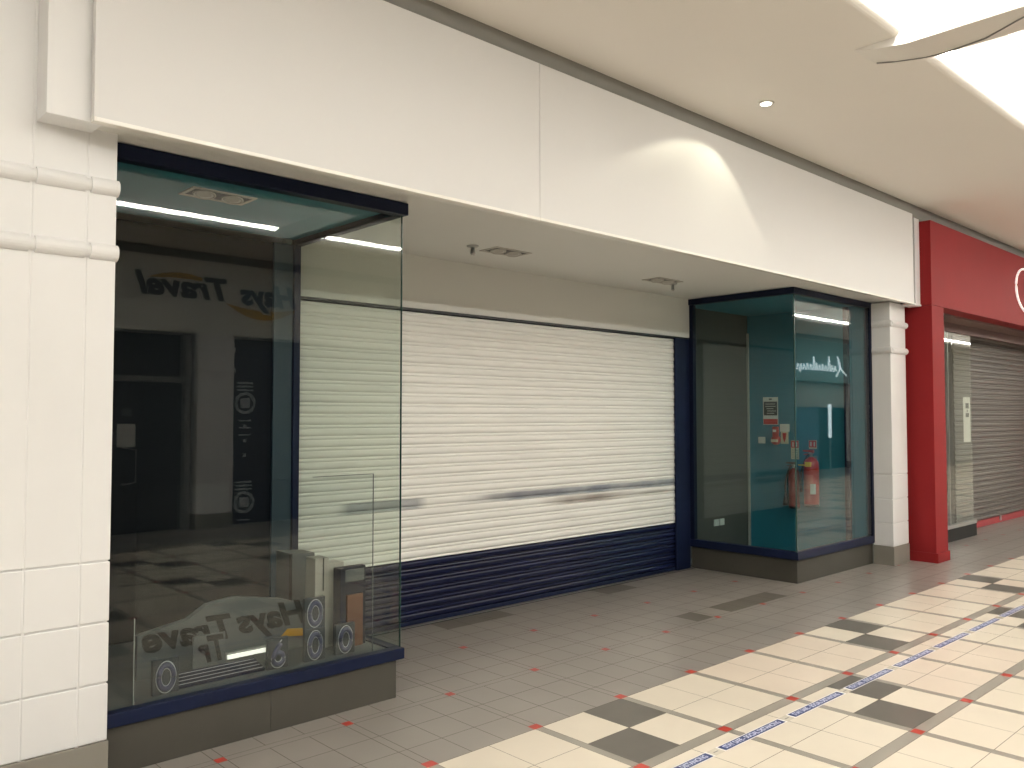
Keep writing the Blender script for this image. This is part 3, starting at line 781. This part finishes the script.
# ------------------------------------------------------------------ opposite side of the mall (seen in the glass)
def opposite():
    Y = -3.44
    b = B().use(WHITE); b.box(-8.5, 30.5, Y-.12, Y-.06, 3.58, 3.75); struct(b.build('wall_opposite'))
    b = B().use(SHADEGREY); b.box(-8.5, 30.5, Y-.03, Y-.02, 3.585, 3.70); struct(b.build('trim_4'))  # painted shade band repeated on the opposite side
    b = B().use(OPPDARK); b.box(-8.5, 30.5, Y-.50, Y-.45, 0, 2.70); struct(b.build('wall_opposite_dark'))
    OPF = mat('opposite_fascia', (.74, .74, .68), .5)
    tag(B().use(OPF).box(-6, 8.5, Y-.44, Y, 2.60, 3.572, .003).build('fascia_panel'), 'ivory shop fascia across the mall, reflected in the left window', 'fascia')
    t = thing('shop_sign', 'dark italic shop lettering over gold swooshes, seen mirrored in the large window', 'sign', (4.9, Y, 2.86))
    b = B().use(SIGNWH)
    def swoosh(b, c, a, h, y0, y1, up):
        pts = []
        for k in range(25):
            u = -1 + 2*k/24; pts.append((c[0] + a*u, c[1] + h*(1-u*u)*(1 if up else -1)))
        for k in range(25):
            u = 1 - 2*k/24; pts.append((c[0] + a*u, c[1] + .35*h*(1-u*u)*(1 if up else -1)))
        b.prism(pts[:-1], 'Y', y0, y1)
    b2 = B().use(GOLD); swoosh(b2, (5.50, 3.04), .54, .20, Y+.001, Y+.012, False); b2.build('lower_swoosh', None, t)
    b2 = B().use(GOLD); swoosh(b2, (4.35, 3.27), .46, .11, Y+.001, Y+.012, True); b2.build('upper_swoosh', None, t)
    swoosh(b, (5.20, 3.28), .62, .12, Y+.001, Y+.010, True); b.build('glare_arc', None, t)  # pale arc paints the glare above the lettering
    for w, cx, wd, cz in (('Hays', 5.58, .86, 3.17), ('Travel', 4.36, 1.22, 3.19)):
        text('lettering_halo', w, .40, (cx, Y+.012, cz), '+y', SIGNWH, t, extrude=.003, shear=.28, bold=.036, width=wd+.06)
        text('lettering', w, .40, (cx, Y+.020, cz), '+y', mat('letter_dark_blue', (.012, .05, .10), .4) if w == 'Hays' else BLACK, t, extrude=.006, shear=.28, bold=.016, width=wd)
    # columns
    for x0, x1, lab in ((4.60, 5.10, 'white column across the mall beside the dark shop door'), (9.0, 9.5, 'white column across the mall at the end of the ivory fascia'), (15.6, 16.1, 'white column across the mall opposite the red shop'), (24.0, 24.5, 'white column across the mall at the far right')):
        c = thing('column', lab, 'column', ((x0+x1)/2, Y-.1, 0), 'columns across the mall')
        b = B().use(COLUMN); b.box(x0, x1, Y-.30, Y-.02, .2, 2.598, .006)
        for z in (.422, .666, .912): b.box(x0-.002, x1+.002, Y-.05, Y-.016, z+.004, z+.23, .004)
        b.build('shaft', None, c)
        B().use(PLTILE).box(x0-.005, x1+.005, Y-.30, Y-.012, 0, .2, .002).build('plinth', None, c)
        for z in (2.405, 2.123):
            b = B().use(COLUMN); b.prism([(Y-.02 + .035*math.sin(PI*k/10), z + .035*math.cos(PI*k/10)) for k in range(11)], 'X', x0-.01, x1+.01); b.build('half_round_band', None, c)
    # door
    DF = mat('door_frame_grey', (.20, .20, .19), .4)
    d = thing('door_1', 'dark glazed shop door across the mall with paper notice', 'door', (3.7, Y-.2, 0)); d['kind'] = 'structure'
    b = B().use(DF); b.box(4.47, 4.55, Y-.30, Y-.10, 0, 2.598, .003); b.box(2.2, 4.47, Y-.28, Y-.12, 1.95, 2.02, .003); b.build('door_frame', None, d)
    DG = mat('dark_glass', (.008, .008, .009), .08)
    B().use(DG).box(2.2, 4.46, Y-.22, Y-.20, .01, 1.94).build('door_leaf', None, d)
    b = B().use(METAL); b.tube([(3.72, Y-.2, 1.10), (3.72, Y-.13, 1.10), (3.86, Y-.13, 1.07), (3.86, Y-.13, .66), (3.72, Y-.13, .64), (3.72, Y-.2, .64)], .013); b.build('door_handle', None, d)
    tag(B().use(PAPER).box(3.645, 3.87, Y-.196, Y-.193, 1.11, 1.405).build('paper_notice'), 'white paper notice on the dark door across the mall', 'notice')
    tag(B().use(MIDGREY).box(3.70, 3.82, Y-.196, Y-.193, 1.50, 1.60).build('small_sticker'), 'small grey sticker above the paper notice across the mall', 'sticker')
    # poster window
    t = thing('poster_board', 'dark navy board with pale rings across the mall, seen in the large window', 'poster', (5.8, Y-.2, .1), 'posters across the mall')
    B().use(NAVYD).box(5.13, 7.4, Y-.26, Y-.22, .001, 2.46, .003).build('board', None, t)
    RG = mat('ring_grey', (.55, .60, .62), .5)
    for z in (1.685, .30):
        b = B().use(RG)
        pts = [(5.36 + .135*math.cos(2*PI*k/36), Y-.216, z + .135*math.sin(2*PI*k/36)) for k in range(36)]
        b.tube(pts, .020, 8, True); r = b.build('ring', None, t)
        B().use(RG).box(5.29, 5.43, Y-.220, Y-.214, z-.07, z+.07).build('pictogram', None, r)
        b = B().use(RG)
        for k in range(3): b.box(5.24, 5.48, Y-.220, Y-.216, z+.17+.05*k, z+.195+.05*k)
        for k in range(3):
            b.box(5.335, 5.385, Y-.220, Y-.216, z-.35-.2*k, z-.30-.2*k) if z > 1 else None
            b.box(5.27, 5.45, Y-.220, Y-.216, z-.255-.2*k*.5, z-.235-.2*k*.5)
        b.build('text_lines', None, t)
    # next shop along: grey-green front with a white script sign
    tag(B().use(mat('shop_grey_green', (.34, .36, .33), .5)).box(9.5, 15.6, Y-.44, Y, 2.60, 3.572, .003).build('fascia_panel'), 'grey green shop fascia across the mall beyond the ivory one', 'fascia')
    tag(B().use(TEALGL).box(16.101, 24.0, Y-.44, Y, 2.45, 3.572, .003).build('fascia_panel'), 'teal shop fascia across the mall with a white script sign', 'fascia')
    tag(B().use(mat('pale_front', (.40, .42, .40), .5)).box(16.15, 23.95, Y-.44, Y-.3, 1.75, 2.44, .003).build('shop_band'), 'pale band over the shop window across the mall under the teal fascia', 'panel')
    t = thing('shop_sign', 'looping white script sign on the teal fascia, seen mirrored in the right window', 'sign', (22, Y, 2.7))
    b = B().use(LAMPW)
    pts = []
    rr = random.Random(5); x = 22.75; asc = [0, .02, .26, 0, .03, 0, .05, .22, 0, .02, 0, -.12, 0]
    for a_ in asc:
        wv = .14 + .05*rr.random()
        pts += [(x, Y+.03, 2.76), (x - wv*.35, Y+.03, 2.88 + max(a_, 0)), (x - wv*.55, Y+.03, 2.90 + max(a_, 0)), (x - wv*.6, Y+.03, 2.76 + min(a_, 0)), (x - wv, Y+.03, 2.75)]
        x -= wv
    for _ in range(2):
        q2 = [pts[0]]
        for a_, b_ in zip(pts, pts[1:]):
            q2 += [tuple(.75*u + .25*v for u, v in zip(a_, b_)), tuple(.25*u + .75*v for u, v in zip(a_, b_))]
        pts = q2 + [pts[-1]]
    b.tube(pts, .014, 6); b.build('script_tube', None, t)
    b = B().use(LAMPW); b.tube([(23.35, Y+.03, 2.66), (23.05, Y+.03, 2.82), (22.85, Y+.03, 3.16), (22.98, Y+.03, 2.82), (22.75, Y+.03, 2.62)], .02, 6); b.build('flourish_tube', None, t)
    t = thing('vertical_lamp', 'tall narrow lit lamp in the shop across the mall', 'lamp', (22.9, Y-.26, 0))
    B().use(LAMPW).box(22.85, 22.98, Y-.28, Y-.24, .9, 1.85, .005).build('lit_bar', None, t)
    b = B().use(GREYM); b.box(22.89, 22.94, Y-.28, Y-.24, .02, .9, .003); b.box(22.75, 23.08, Y-.36, Y-.16, 0, .02, .003); b.build('stand', None, t)
    b = B().use(BLUEP); b.box(16.3, 22.5, Y-.44, Y-.38, 0.05, 1.74); tag(b.build('blue_display'), 'blue display wall in the shop across the mall under the pale band', 'display')
opposite()

# ------------------------------------------------------------------ world, camera, view
w = bpy.data.worlds.new('mall_air'); S.world = w; w.use_nodes = True
w.node_tree.nodes['Background'].inputs[0].default_value = (.9, .85, .78, 1)
w.node_tree.nodes['Background'].inputs[1].default_value = .02

cam = bpy.data.cameras.new('camera'); co = bpy.data.objects.new('camera', cam); C.objects.link(co)
cam.sensor_width = 36; cam.lens = 843.6/1024*36; cam.clip_start = .05; cam.clip_end = 100
co.location = (0, 0, 1.5); co.rotation_euler = (PI/2 + .0383, 0, -.7524)
S.camera = co
S.view_settings.view_transform = 'Standard'; S.view_settings.look = 'None'; S.view_settings.gamma = 1
S.view_settings.use_curve_mapping = False
S.view_settings.exposure = 0
S.cycles.use_denoising = True
S.cycles.max_bounces = 12; S.cycles.transparent_max_bounces = 16; S.cycles.glossy_bounces = 6; S.cycles.diffuse_bounces = 6
S.cycles.sample_clamp_indirect = 6
S.cycles.caustics_reflective = False; S.cycles.caustics_refractive = False
